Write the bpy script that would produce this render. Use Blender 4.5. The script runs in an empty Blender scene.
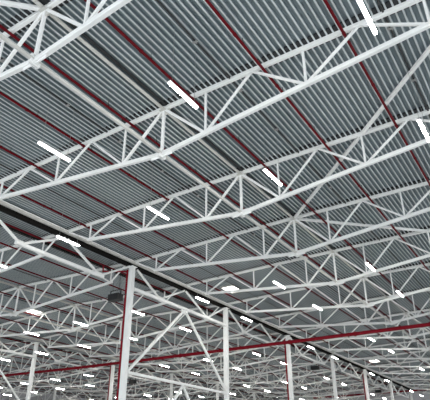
import bpy, math, random
from mathutils import Vector, Matrix

random.seed(7)
sc = bpy.context.scene
col = sc.collection

# ------------------------------------------------------------------ camera
F_PX, PITCH, YAW, ROLL = 514.87, 0.48528, -0.57519, -0.00215
CAM = Vector((10.667, -6.741, 1.6))
cp, sp, cy, sy = math.cos(PITCH), math.sin(PITCH), math.cos(YAW), math.sin(YAW)
FWD = Vector((sy * cp, cy * cp, sp))
RT = Vector((cy, -sy, 0.0))
UP = RT.cross(FWD)
cr, sr = math.cos(ROLL), math.sin(ROLL)
RT, UP = cr * RT + sr * UP, -sr * RT + cr * UP
cam_data = bpy.data.cameras.new('camera')
cam_data.sensor_width = 36.0
cam_data.sensor_fit = 'HORIZONTAL'
cam_data.lens = F_PX / 430.0 * 36.0
cam_data.clip_end = 500
cam = bpy.data.objects.new('camera', cam_data)
col.objects.link(cam)
M = Matrix((RT, UP, -FWD)).transposed().to_4x4()
M.translation = CAM
cam.matrix_world = M
sc.camera = cam

# ------------------------------------------------------------------ light and exposure
world = bpy.data.worlds.new('world')
sc.world = world
world.use_nodes = True
bg = world.node_tree.nodes['Background']
bg.inputs['Color'].default_value = (0.92, 0.97, 1.0, 1)
bg.inputs['Strength'].default_value = 1.3
LAMP_STRENGTH = 62.0
sc.view_settings.view_transform = 'Standard'
sc.view_settings.look = 'None'
sc.view_settings.exposure = 0.76
sc.view_settings.gamma = 1.0
sc.view_settings.use_curve_mapping = False
sc.cycles.max_bounces = 8
sc.cycles.diffuse_bounces = 5


def project(p):
    d = Vector(p) - CAM
    z = d.dot(FWD)
    if z < 0.5:
        return None
    return 215 + F_PX * d.dot(RT) / z, 200 - F_PX * d.dot(UP) / z


def seen(pts, margin=12):
    for p in pts:
        q = project(p)
        if q and -margin < q[0] < 430 + margin and -margin < q[1] < 400 + margin:
            return True
    return False


# ------------------------------------------------------------------ materials
def mat(name, color, rough=0.5, metal=0.0, noise=0.0, scale=3.0, emit=None, spec=0.5):
    m = bpy.data.materials.new(name)
    m.use_nodes = True
    nt = m.node_tree
    b = nt.nodes['Principled BSDF']
    b.inputs['Roughness'].default_value = rough
    b.inputs['Metallic'].default_value = metal
    b.inputs['Specular IOR Level'].default_value = spec
    b.inputs['Base Color'].default_value = (*color, 1)
    if noise:
        tc = nt.nodes.new('ShaderNodeTexCoord')
        n = nt.nodes.new('ShaderNodeTexNoise')
        n.inputs['Scale'].default_value = scale
        n.inputs['Detail'].default_value = 4
        r = nt.nodes.new('ShaderNodeValToRGB')
        r.color_ramp.elements[0].position = 0.3
        r.color_ramp.elements[1].position = 0.7
        r.color_ramp.elements[0].color = (*[c * (1 - noise) for c in color], 1)
        r.color_ramp.elements[1].color = (*[min(1, c * (1 + noise)) for c in color], 1)
        nt.links.new(tc.outputs['Object'], n.inputs['Vector'])
        nt.links.new(n.outputs['Fac'], r.inputs['Fac'])
        nt.links.new(r.outputs['Color'], b.inputs['Base Color'])
    if emit:
        b.inputs['Emission Color'].default_value = (*emit[0], 1)
        b.inputs['Emission Strength'].default_value = emit[1]
    return m


WHITE = mat('white_painted_steel', (0.86, 0.865, 0.86), 0.45, noise=0.04, scale=1.5)
GREYW = mat('grey_and_dim_lit_steel', (0.58, 0.57, 0.54), 0.5, noise=0.05, scale=1.5)  # grey plates, and ties and girder tops darkened for their poor light
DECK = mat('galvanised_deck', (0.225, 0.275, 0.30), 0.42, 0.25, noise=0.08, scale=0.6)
FLANGE = mat('deck_lower_flange_lit', (0.62, 0.66, 0.675), 0.4, 0.25, noise=0.06, scale=0.6)  # same sheet as the deck, paler to paint in light caught by flanges
FOAM = mat('dark_foam', (0.03, 0.032, 0.036), 0.9)
RED = mat('red_pipe_paint', (0.115, 0.002, 0.007), 0.55, noise=0.1, scale=4, spec=0.12)
REDM = mat('red_main_paint', (0.22, 0.007, 0.016), 0.55, noise=0.1, scale=4, spec=0.12)
DARK = mat('dark_bitumen', (0.009, 0.008, 0.0075), 0.95, noise=0.2, spec=0.1)
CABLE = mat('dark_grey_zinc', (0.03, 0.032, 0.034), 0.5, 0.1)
GREYG = mat('grey_gutter_sheet', (0.3, 0.32, 0.33), 0.6, noise=0.1)
BLACK = mat('black_plastic', (0.015, 0.015, 0.017), 0.5)
WIRE = mat('steel_wire', (0.5, 0.5, 0.5), 0.4, 0.8)
HOUSING = mat('lamp_housing', (0.75, 0.75, 0.73), 0.4)
LAMP = mat('lamp_diffuser', (0.9, 0.9, 0.88), 0.4, emit=((1.0, 0.965, 0.88), LAMP_STRENGTH))
SKYLT = mat('skylight_dome', (0.9, 0.9, 0.9), 0.3, emit=((1.0, 0.97, 0.9), 6.0))
FLOOR = mat('polished_concrete', (0.74, 0.74, 0.735), 0.5, noise=0.05, scale=0.3)
WALL = mat('wall_panel', (0.50, 0.50, 0.53), 0.5, noise=0.04, scale=0.5)


# ------------------------------------------------------------------ mesh builder
class MB:
    def __init__(s):
        s.v, s.f, s.mi = [], [], []

    def quadbox(s, c8, mi=0):
        b = len(s.v)
        s.v += [tuple(p) for p in c8]
        for f in ((0, 3, 2, 1), (4, 5, 6, 7), (0, 1, 5, 4), (1, 2, 6, 5), (2, 3, 7, 6), (3, 0, 4, 7)):
            s.f.append(tuple(b + i for i in f))
            s.mi.append(mi)
        return s

    def box(s, x0, x1, y0, y1, z0, z1, mi=0):
        return s.quadbox([(x0, y0, z0), (x1, y0, z0), (x1, y1, z0), (x0, y1, z0),
                          (x0, y0, z1), (x1, y0, z1), (x1, y1, z1), (x0, y1, z1)], mi)

    def bar(s, a, b, w, h, mi=0):
        """square hollow section from a to b: w sideways, h upwards"""
        a, b = Vector(a), Vector(b)
        d = (b - a).normalized()
        ref = Vector((0, 0, 1)) if abs(d.z) < 0.95 else Vector((0, 1, 0))
        sd = d.cross(ref).normalized()
        if abs(d.z) >= 0.95:
            sd = Vector((1, 0, 0)) if abs(d.x) < .9 else sd
        u = sd.cross(d).normalized()
        c = min(w, h) * 0.12           # rounded corners of the section
        prof = [(-w / 2 + c, -h / 2), (w / 2 - c, -h / 2), (w / 2, -h / 2 + c), (w / 2, h / 2 - c),
                (w / 2 - c, h / 2), (-w / 2 + c, h / 2), (-w / 2, h / 2 - c), (-w / 2, -h / 2 + c)]
        return s.sweep([a, b], prof, sd, u, mi)

    def sweep(s, pts, prof, sd, u, mi=0):
        base = len(s.v)
        n = len(prof)
        for p in pts:
            for q in prof:
                s.v.append(tuple(Vector(p) + sd * q[0] + u * q[1]))
        for k in range(len(pts) - 1):
            for i in range(n):
                j = (i + 1) % n
                s.f.append((base + k * n + i, base + k * n + j, base + (k + 1) * n + j, base + (k + 1) * n + i))
                s.mi.append(mi)
        s.f.append(tuple(base + i for i in reversed(range(n))))
        s.f.append(tuple(base + (len(pts) - 1) * n + i for i in range(n)))
        s.mi += [mi, mi]
        return s

    def tube(s, a, b, r, n=10, mi=0):
        a, b = Vector(a), Vector(b)
        d = (b - a).normalized()
        ref = Vector((0, 0, 1)) if abs(d.z) < 0.9 else Vector((1, 0, 0))
        sd = d.cross(ref).normalized()
        u = sd.cross(d).normalized()
        return s.sweep([a, b], [(r * math.cos(2 * math.pi * i / n), r * math.sin(2 * math.pi * i / n)) for i in range(n)], sd, u, mi)

    def build(s, name, mats, parent=None, loc=None):
        me = bpy.data.meshes.new(name)
        me.from_pydata(s.v, [], s.f)
        if not isinstance(mats, (list, tuple)):
            mats = [mats]
        for m in mats:
            me.materials.append(m)
        me.polygons.foreach_set('material_index', s.mi)
        me.update()
        o = bpy.data.objects.new(name, me)
        col.objects.link(o)
        if parent:
            o.parent = parent
        if loc:
            o.location = loc
        return o


def tag(o, label, cat, group=None):
    o['label'] = label
    o['category'] = cat
    if group:
        o['group'] = group
    return o


def struct(o):
    o['kind'] = 'structure'
    return o


def empty(name, loc):
    o = bpy.data.objects.new(name, None)
    o.empty_display_size = 0.3
    o.location = loc
    col.objects.link(o)
    return o


def copy_tree(o, loc=None, parent=None):
    c = o.copy()
    col.objects.link(c)
    if parent:
        c.parent = parent
    if loc is not None:
        c.location = loc
    for ch in o.children:
        copy_tree(ch, None, c)
    return c


ORD = ['first', 'second', 'third', 'fourth', 'fifth', 'sixth', 'seventh', 'eighth', 'ninth', 'tenth', 'eleventh',
       'twelfth', 'thirteenth', 'fourteenth', 'fifteenth', 'sixteenth', 'seventeenth', 'eighteenth', 'nineteenth', 'twentieth',
       'twenty-first', 'twenty-second', 'twenty-third', 'twenty-fourth']

# ------------------------------------------------------------------ dimensions
G = 1.6                       # everything measured from the camera's eye level
P = 4.0                       # truss panel
ZT = 12.81 + G                # axis of the top chord at the ridge
ZV = 12.645 + G               # at the valley gutter
Y_END = 90.0
X_WALL = -72.2
RIB = 0.22


def ztop(x):
    if x >= 0:
        return ZT
    if x >= -12:
        return ZT + (ZT - ZV) / 12 * x
    k = abs(((x + 24) % 24 + 12) % 24 - 12)     # distance from the ridge at -24, -48
    return ZV + 0.0333 * (12 - k)


# ------------------------------------------------------------------ the setting
struct(MB().box(X_WALL, 34, -18, Y_END, -0.2, 0).build('floor', FLOOR))
struct(MB().box(X_WALL, 34, Y_END + 0.35, Y_END + 0.6, 0, 14.9).build('wall_end', WALL))
mb = MB().box(X_WALL - 0.3, X_WALL, -18, Y_END + 0.35, 0, 14.9)
struct(mb.build('wall_left', WALL))


def deck(name, x0, x1):
    """profiled sheet: narrow lower flanges, deep troughs, ribs running along the hall"""
    v, f, mi = [], [], []
    n = int(round((x1 - x0) / RIB))
    y0, y1 = -13.0, Y_END + 0.35
    prof = []
    for i in range(n):
        xa = x0 + i * RIB
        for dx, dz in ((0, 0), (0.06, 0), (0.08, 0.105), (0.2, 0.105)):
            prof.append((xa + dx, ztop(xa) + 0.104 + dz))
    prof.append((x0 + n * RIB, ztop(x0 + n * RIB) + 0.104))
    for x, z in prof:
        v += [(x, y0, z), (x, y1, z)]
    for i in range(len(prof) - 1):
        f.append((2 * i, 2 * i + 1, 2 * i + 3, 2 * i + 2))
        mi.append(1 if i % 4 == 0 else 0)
    me = bpy.data.meshes.new(name)
    me.from_pydata(v, [], f)
    me.materials.append(DECK)
    me.materials.append(FLANGE)
    me.polygons.foreach_set('material_index', mi)
    o = bpy.data.objects.new(name, me)
    col.objects.link(o)
    return struct(o)


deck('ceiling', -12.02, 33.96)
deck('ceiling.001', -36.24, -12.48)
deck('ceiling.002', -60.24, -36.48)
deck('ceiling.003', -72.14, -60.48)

# ------------------------------------------------------------------ roof trusses


def make_truss(cx, half, sides=(-1, 1)):
    """half span 12 m: six panels of 4 m, V-shaped bottom chord, king post at the splice"""
    root = empty('roof_truss', (cx, 0, 0))
    zt = lambda u: ztop(cx + u) - (0.0)
    drop = 0 if cx == 0 else None

    def zb(u):
        base = 10.664 + G + 0.1031 * abs(u)
        if cx == 0:
            return base
        return base + (ztop(cx) - ZT)  - (0.0333 * abs(u)) + 0.0
    us = [-half, 0, half]
    mb = MB()
    prof_w, prof_h = 0.2, 0.2
    for a, b in [q for q in ((-half, 0), (0, half)) if (q[1] > 0 and 1 in sides) or (q[0] < 0 and -1 in sides)]:
        mb.bar((a, 0, zt(a) + 0.02), (b, 0, zt(b) + 0.02), 0.155, 0.165)
    mb.build('top_chord', WHITE, root)
    mb = MB()
    for s in sides:
        mb.bar((0, 0, zb(0)), (s * 10.15, 0, zb(10.15 * s)), 0.16, 0.165)
    mb.build('bottom_chord', WHITE, root)
    # bolted splice at the low point: two flange plates and cover plates
    mb = MB()
    mb.box(-0.055, -0.012, -0.17, 0.17, zb(0) - 0.17, zb(0) + 0.17)
    mb.box(0.012, 0.055, -0.17, 0.17, zb(0) - 0.17, zb(0) + 0.17)
    for sx in (-1, 1):
        for yy in (-0.13, 0.13):
            for zz in (-0.13, 0.13):
                mb.tube((sx * 0.055, yy, zb(0) + zz), (sx * 0.095, yy, zb(0) + zz), 0.028, 6)
        mb.box(min(sx * .05, sx * .5), max(sx * .05, sx * .5), -0.012, 0.012, zb(0) - 0.13, zb(0) + 0.16)
    mb.build('splice_flange', WHITE, root)
    mb = MB()
    mb.box(-0.3, 0.3, -0.014, 0.014, zt(0) - 0.33, zt(0) - 0.08)
    mb.box(-0.14, 0.14, -0.16, 0.16, zt(0) - 0.125, zt(0) - 0.1)
    mb.build('gusset_plate', GREYW, root)
    for u in [q for q in (-10, -6, -2, 0, 2, 6, 10) if q >= 0 or -1 in sides]:
        w = 0.11 if u == 0 else 0.08
        MB().bar((u, 0, zb(u) + 0.05), (u, 0, zt(u) - 0.08), w, w).build('vertical', WHITE, root)
    for s in sides:
        for bn, ap in ((2, 0), (2, 4), (6, 4), (6, 8), (10, 8), (10, min(half, 12) - 0.1)):
            w = 0.105 if ap == 0 else 0.09
            a = Vector((s * bn, 0, zb(bn * s)))
            b = Vector((s * ap, 0, zt(ap * s)))
            d = (b - a).normalized()
            MB().bar(a + d * 0.07, b - d * 0.1, w, w).build('diagonal', WHITE, root)
    mb = MB()
    for a, b in [q for q in ((-half, 0), (0, half)) if (q[1] > 0 and 1 in sides) or (q[0] < 0 and -1 in sides)]:
        za, zb_ = zt(a) + 0.112, zt(b) + 0.112
        y = 0.27
        mb.quadbox([(a, -y, za), (b, -y, zb_), (b, y, zb_), (a, y, za),
                    (a, -y, za + 0.08), (b, -y, zb_ + 0.08), (b, y, zb_ + 0.08), (a, y, za + 0.08)])
    o = mb.build('foam_closure', FOAM, root)
    o['label'] = 'dark closure blocks in the deck troughs'
    return root


protos = {0: make_truss(0, 12.0), -24: make_truss(-24, 11.45), -71.5: make_truss(-71.5, 10.95, (1,))}
bays = [(0, 0, 'right of the dark gutter'),
        (-24, -24, 'just left of the dark gutter'),
        (-48, -24, 'beyond the left column row'),
        (-71.5, -71.5, 'against the far left wall')]
for cx, pk, where in bays:
    n = 0
    for k in range(0, 16):
        y = 6.0 * k
        if k == 15:
            y = Y_END - 0.15
        pts = [(cx + u, y, z) for u in ([i * 0.5 for i in range(-22, 25)] if cx > -60 else [i * 0.5 for i in range(0, 22)]) for z in (ztop(cx + u), 11.2 + G + 0.06 * abs(u))]
        if not seen(pts, 4):
            continue
        proto = protos[pk]
        t = proto if (cx == pk and not proto.get('used')) else copy_tree(proto)
        if t is proto:
            proto['used'] = 1
        t.location = (cx, y, 0)
        tag(t, 'white lattice roof truss %s, %s' % (where, 'nearest one' if n == 0 else ORD[n] + ' from the front'), 'roof truss', 'white lattice roof trusses')
        n += 1
for t in protos.values():
    if 'used' in t:
        del t['used']
for o in list(col.objects):
    if o.name.startswith('roof_truss') and 'used' in o:
        del o['used']

# ------------------------------------------------------------------ valley gutters on lattice girders, columns
ZJB = 10.82 + G


def girder(x, y, where):
    root = empty('valley_girder', (x, y, 0))
    b = MB()
    bw = 0.2 if y < 25 else 0.14
    b.bar((0, 0.19 if y == 18 else 2.7, ZJB), (0, 11.81 if y == 18 else 9.3, ZJB), bw, bw)
    b.build('bottom_chord', WHITE, root)
    MB().bar((0.12, 0, ZV - 0.06), (0.12, 12, ZV - 0.06), 0.2, 0.2).build('top_chord', GREYW, root)
    for a, c in ((0.4, 3), (5.9, 3), (6.1, 9), (11.6, 9)):
        p, q = Vector((0, a, ZV - 0.42)), Vector((0, c, ZJB))
        d = (q - p).normalized()
        MB().bar(p, q - d * 0.05, 0.13, 0.13).build('diagonal', WHITE, root)
    for c in (3, 9):
        MB().box(-0.012, 0.012, c - 0.18, c + 0.18, ZJB - 0.04, ZJB + 0.2).build('gusset_plate', WHITE, root)
    return root


def column_proto():
    root = empty('column', (0, 0, 0))
    MB().bar((0, 0, 0.03), (0, 0, ZV - 0.34), 0.36, 0.36).build('shaft', WHITE, root)
    MB().box(-0.35, 0.35, -0.35, 0.35, 0, 0.03).build('base_plate', GREYW, root)
    MB().box(-0.25, 0.25, -0.25, 0.25, ZV - 0.34, ZV - 0.31).build('cap_plate', WHITE, root)
    return root


cproto = None
for x, where, wg in ((-12.0, 'under the long dark gutter', 'carrying the dark gutter'), (-36.0, 'in the left column row', 'along the left column row'),
                     (-60.0, 'in the row by the far left wall', 'in the row by the far left wall')):
    n = 0
    for j in range(0, 8):
        y = 6 + 12 * j
        if seen([(x, y, z) for z in (2, 5, 6, 7, 8, 9, 10, 11, 12, 13)], 6):
            if cproto is None:
                cproto = column_proto()
                c = cproto
            else:
                c = copy_tree(cproto)
            c.location = (x - 0.1, y, 0)
            tag(c, 'white square steel column %s, %s' % (where, 'nearest one' if n == 0 else ORD[n] + ' from the front'), 'column', 'white steel columns')
            n += 1
    n = 0
    for j in range(-1, 8):
        y = 6 + 12 * j
        ln = [(x, y + i, z) for i in range(0, 13, 2) for z in (ZJB, ZV)]
        if y + 12 > Y_END:
            continue
        if seen(ln, 4):
            g = girder(x, y, where)
            tag(g, 'white lattice girder %s, %s' % (wg, 'nearest span' if n == 0 else ORD[n] + ' span from the front'), 'girder', 'lattice girders between the columns')
            n += 1
    # inverted V bracing in one bay of the row
    for y in (18.0,):
        zs = 5.45 + G
        if seen([(x, y + 6, ZJB), (x, y + 9, 9), (x, y + 12, zs), (x, y + 6, zs)], 6):
            root = empty('column_bracing', (x, y, 0))
            for s in (0.2, 11.8):
                p, q = Vector((0, s, zs + 0.1)), Vector((0, 6, ZJB - 0.08))
                MB().bar(p, q, 0.16, 0.16).build('upper_brace', WHITE, root)
                MB().bar((0, s, 0.3), (0, 6, zs - 0.1), 0.16, 0.16).build('lower_brace', WHITE, root)
            MB().bar((0, 0.2, zs), (0, 11.8, zs), 0.18, 0.18).build('strut', WHITE, root)
            MB().box(-0.012, 0.012, 5.6, 6.4, ZJB - 0.4, ZJB - 0.05).build('gusset_plate', WHITE, root)
            tag(root, 'white inverted V bracing between two columns %s' % where, 'bracing', 'column bracing')
    # the gutter and what runs beside it
    gt = MB()
    gt.box(x - 0.36, x + 0.01, -13, Y_END, ZV - 0.31, ZV + 0.07)
    gt.box(x - 0.5, x + 0.01, -13, Y_END, ZV + 0.07, ZV + 0.3)
    o = gt.build('valley_gutter', DARK if x == -12 else GREYG)
    tag(o, '%s valley gutter between two roof slopes, %s' % ('dark' if x == -12 else 'grey', {-12: 'over the nearest columns', -36: 'over the left column row', -60: 'near the far left wall'}[int(x)]), 'gutter', 'valley gutters')
    o = MB().tube((x + 0.25, -12, ZV - 0.02), (x + 0.25, Y_END, ZV - 0.02), 0.03).build('conduit', WHITE)
    tag(o, 'thin white conduit running beside the girder %s' % where, 'conduit')
    o = MB()
    o.box(x - 2.3, x - 2.02, -12, Y_END, ztop(x - 2.1) - 0.16, ztop(x - 2.1) - 0.08)
    o = o.build('cable_tray', DARK)
    tag(o, 'dark cable tray beside the red pipe left of the %s' % {-12: 'nearest gutter', -36: 'left column row', -60: 'row by the far left wall'}[int(x)], 'cable tray')

# ------------------------------------------------------------------ longitudinal ties and roof bracing
for x, z, lab in ((0, ZT - 0.03, 'grey ridge tube joining the truss tops right of the valley gutter'),
                  (0, 10.664 + G + 0.02, 'grey tube joining the low points of the trusses right of the gutter'),
                  (-24, ztop(-24) - 0.03, 'grey ridge tube joining the truss tops left of the valley gutter'),
                  (-24, 10.664 + G + ztop(-24) - ZT + 0.02, 'grey tube joining the low points of the trusses left of the gutter')):
    o = MB().tube((x, -8, z), (x, Y_END - 0.2, z), 0.065, 12).build('ridge_tie', GREYW)
    tag(o, lab, 'roof tie', 'long roof tie tubes')
for a, b, lab in (((12, 6), (6, 12), 'white diagonal roof brace reaching in from the right edge to the third truss'),
                  ((6, 12), (0, 18), 'white diagonal roof brace between the third truss and the fourth truss ridge'),
                  ((0, 18), (6, 24), 'white diagonal roof brace from the fourth truss ridge running away to the right'),
                  ((6, 24), (12, 30), 'white diagonal roof brace far right beyond the fifth truss'),
                  ((0, 0), (-6, -6), 'white diagonal roof brace at the top left corner by the nearest truss ridge')):
    d = (Vector(b) - Vector(a)).normalized() * 0.15
    o = MB().bar((a[0] + d.x, a[1] + d.y, ZT - 0.02), (b[0] - d.x, b[1] - d.y, ZT - 0.02), 0.14, 0.14).build('roof_brace', WHITE)
    tag(o, lab, 'roof brace', 'diagonal roof braces')
o = MB().box(0.09, 0.2, -12, Y_END, ZT + 0.06, ZT + 0.103).build('ridge_shade_strip', CABLE)  # solid strip stands in for the shaded gap beside the ridge tube
tag(o, 'dark strip standing for the shade beside the grey ridge tube', 'shade strip')

# ------------------------------------------------------------------ red sprinkler pipes
px = [10.5, 7.5, 4.5, 1.45, -1.6, -4.4, -7.5, -10.4, -13.8, -16.6, -19.6, -22.6, -25.6, -28.6, -31.6, -34.6, -37.8, -40.6, -43.6, -46.6, -49.6, -52.6, -55.6, -58.6, -62.6, -65.6, -68.6]
nth = 0
for i, x in enumerate(px):
    z = (12.62 + G) if x > -12 else ztop(x) - 0.2
    pts = [(x, y, z) for y in range(-6, 90, 1)]
    if not seen(pts, 2):
        continue
    root = empty('sprinkler_pipe', (x, 0, z))
    MB().tube((0, -10, 0), (0, Y_END - 0.4, 0), 0.052, 10).build('pipe', RED, root)
    # couplings, hangers and sprinkler heads
    proto_c = proto_h = None
    if x > -12:
        for y in range(-4, 30, 3):
            yy = y + (0.9 if i % 2 else 2.0)
            if not seen([(x, yy, z)], 2):
                continue
            if proto_c is None:
                proto_c = MB().tube((0, -0.05, 0), (0, 0.05, 0), 0.066, 10).build('coupling', RED, root, (0, yy, 0))
                h = MB().tube((0, 0, 0.04), (0, 0, 0.3), 0.012, 6)
                h.box(-0.05, 0.05, -0.02, 0.02, 0.04, 0.07)
                proto_h = h.build('hanger', CABLE, root, (0, yy + 0.5, 0))
            else:
                c = proto_c.copy(); col.objects.link(c); c.parent = root; c.location = (0, yy, 0)
                c = proto_h.copy(); col.objects.link(c); c.parent = root; c.location = (0, yy + 0.5, 0)
    side = 'right of the gutter' if x > -12 else ('left of the gutter' if x > -36 else ('beyond the left column row' if x > -60 else 'near the far left wall'))
    if x == -12 or x == -13.8:
        nth = 0
    if x in (-37.8, -62.6):
        nth = 0
    tag(root, 'thin dark red sprinkler pipe %s, %s counted from the right' % (side, ORD[nth]), 'sprinkler pipe', 'red sprinkler pipes')
    nth += 1

# the thick red main crossing the hall below the trusses
root = empty('sprinkler_main', (-12, 35.7, 0))
r = MB()
pth = [(-48.4, 0, 11.05 + G), (-24, 0, 10.48 + G), (-12, 0, 10.3 + G), (6, 0, 10.12 + G), (24, 0, 9.98 + G)]
for a, b in zip(pth[:-1], pth[1:]):
    r.tube(a, b, 0.15, 14)
r.build('pipe', REDM, root)
fl = None
for x in (-42, -36, -30, -21, -15, -9, 3, 9, 15, 21):
    zz = None
    for a, b in zip(pth[:-1], pth[1:]):
        if a[0] <= x <= b[0]:
            zz = a[2] + (b[2] - a[2]) * (x - a[0]) / (b[0] - a[0])
    if fl is None:
        fl = MB().tube((-0.07, 0, 0), (0.07, 0, 0), 0.2, 14).build('coupling', REDM, root, (x, 0, zz))
    else:
        c = fl.copy(); col.objects.link(c); c.parent = root; c.location = (x, 0, zz)
tag(root, 'thick red sprinkler main pipe crossing the whole hall under the trusses', 'pipe')
o = MB().tube((-30, Y_END - 0.1, 12.2 + G), (20, Y_END - 0.1, 12.2 + G), 0.14, 12).build('wall_pipe', REDM)
tag(o, 'red pipe running along the top of the far end wall', 'pipe')

# red risers on columns
for x, y, lab in ((-12, 18, 'red riser pipe strapped to the nearest column under the gutter'),
                  (-12, 42, 'red riser pipe strapped to the third column under the gutter'),
                  (-12, 66, 'red riser pipe strapped to the fifth column under the gutter'),
                  (-36, 42, 'red riser pipe strapped to the second column of the left row')):
    root = empty('riser_pipe', (x - 0.4, y - 0.1, 0))
    MB().tube((0, 0, 0.1), (0, 0, ZV - 0.5), 0.075, 12).build('pipe', REDM, root)
    b = MB()
    for z in (3, 6, 9, 12):
        b.box(-0.09, 0.115, -0.09, 0.09, z, z + 0.05)
    b.build('pipe_clamp', CABLE, root)
    if y == 18:
        MB().tube((0, 0, ZV - 0.6), (-1.4, -0.92, ZV - 0.6), 0.05, 10).tube((-1.4, -0.92, ZV - 0.65), (-1.4, -0.92, ZV - 0.17), 0.05, 10).build('branch_pipe', REDM, root)
    tag(root, lab, 'pipe', 'red riser pipes')

# ------------------------------------------------------------------ cable conduits above the lamp rows
rows = [8.75 - 5.916 * i for i in range(14)]
for i, x in enumerate(rows):
    if x < -70:
        continue
    xx = x + 0.33 if i in (1,) else x
    xx = -12.02 + RIB * round((xx + 12.02 - 0.14) / RIB) + 0.14 + 0.06 * (10.7 - xx) / 12.8      # runs along the middle of a trough
    if abs(x + 12) < 1.5 or not seen([(xx, y, ztop(xx)) for y in range(-6, 90)], 2):
        continue
    root = empty('lamp_conduit', (xx, 0, ztop(xx)))
    MB().tube((0, -10, 0.045), (0, Y_END - 1, 0.045), 0.036, 8).build('tube', CABLE, root)
    if x > -8:
        br = None
        for y in range(-3, 24, 3):
            if not seen([(xx, y + .7, ztop(xx))], 2):
                continue
            if br is None:
                b = MB().box(-0.1, 0.1, -0.04, 0.04, -0.02, 0.04)
                b.tube((0.06, 0, -0.02), (0.06, 0, -0.1), 0.02, 6)
                br = b.build('bracket', WIRE, root, (0, y + 0.7, 0))
            else:
                c = br.copy(); col.objects.link(c); c.parent = root; c.location = (0, y + 0.7, 0)
    tag(root, 'thin dark conduit on the deck above the %s lamp row from the right' % ORD[i], 'conduit', 'dark conduits above the lamp rows')

# ------------------------------------------------------------------ strip lamps hanging on wires
ZL = 10.506 + G


def make_lamp():
    root = empty('strip_lamp', (0, 0, ZL))
    MB().box(-0.055, 0.055, -0.75, 0.75, 0.03, 0.09).build('housing', HOUSING, root)
    b = MB()
    prof = [(-0.05, 0.035), (-0.05, 0.0), (-0.03, -0.025), (0.03, -0.025), (0.05, 0.0), (0.05, 0.035)]
    b.sweep([(0, -0.73, 0), (0, 0.73, 0)], list(reversed(prof)), Vector((1, 0, 0)), Vector((0, 0, 1)))
    o = b.build('diffuser', LAMP, root)
    o['label'] = 'glowing white diffuser'
    return root


lamp = None
ys = [3.518 + 6.152 * q for q in (0, 1, 3, 4, 6, 7, 9, 10, 12, 13)]
for i, x in enumerate(rows):
    n = 0
    for y in ys:
        if not seen([(x, y, ZL), (x, y + .7, ZL), (x, y - .7, ZL)], 3) or x < -70:
            continue
        if lamp is None:
            lamp = make_lamp()
            t = lamp
        else:
            t = copy_tree(lamp)
        t.location = (x, y, ZL)
        for yy in (-0.6, 0.6):
            MB().tube((0, yy, 0.1), (0, yy, ztop(x) - ZL + 0.1), 0.008, 5).build('suspension_wire', WIRE, t)
        tag(t, 'lit strip lamp, %s in the %s lamp row from the right' % ('nearest' if n == 0 else ORD[n] + ' from the front', ORD[i]), 'strip lamp', 'hanging strip lamps')
        n += 1

# ------------------------------------------------------------------ roof skylights
for x, y, lab in ((-9.62, 27.0, 'bright square skylight in the deck just right of the gutter, nearer one'),
                  (-9.62, 62.8, 'bright square skylight in the deck right of the gutter, far one'),
                  (-28.5, 23.0, 'bright square skylight in the deck left of the gutter')):
    zc = ztop(x) + 0.1
    root = empty('skylight', (x, y, zc))
    b = MB()
    b.box(-0.58, 0.58, -0.9, -0.75, -0.06, 0.06).box(-0.58, 0.58, 0.75, 0.9, -0.06, 0.06)
    b.box(-0.58, -0.5, -0.75, 0.75, -0.06, 0.06).box(0.5, 0.58, -0.75, 0.75, -0.06, 0.06)
    b.build('curb', GREYW, root)
    o = MB().box(-0.5, 0.5, -0.75, 0.75, -0.03, 0.03).build('dome', SKYLT, root)
    o['label'] = 'bright daylit dome'
    tag(root, lab, 'skylight', 'roof skylights')

# ------------------------------------------------------------------ black unit heaters hung from the trusses
for x, y, z, lab in ((-13.9, 18.5, 10.62 + G, 'black box heater hung in a yoke left of the nearest column'),
                     (-14.35, 54, 11.05 + G, 'black box heater hung left of the fourth column under the gutter'),
                     (-15.6, 83, 11.6 + G, 'black box heater hung by the far end wall'),
                     (-38.5, 48.5, 10.75 + G, 'black box heater hung beyond the left column row')):
    root = empty('unit_heater', (x, y, z))
    b = MB()
    b.box(-0.45, 0.45, -0.28, 0.28, -0.22, 0.22)
    for k in range(5):
        b.box(-0.4, 0.4, -0.33, -0.28, -0.18 + 0.08 * k, -0.14 + 0.08 * k)
    b.build('body', BLACK, root)
    zt_ = ztop(x) + 0.1 - z
    b = MB()
    for s in (-1, 1):
        b.box(s * 0.47 - 0.02, s * 0.47 + 0.02, -0.04, 0.04, -0.1, 0.5)
        b.tube((s * 0.3, 0, 0.5), (s * 0.3, 0, zt_), 0.012, 6)
    b.box(-0.49, 0.49, -0.04, 0.04, 0.5, 0.54)
    b.build('yoke', CABLE, root)
    tag(root, lab, 'heater', 'black unit heaters')
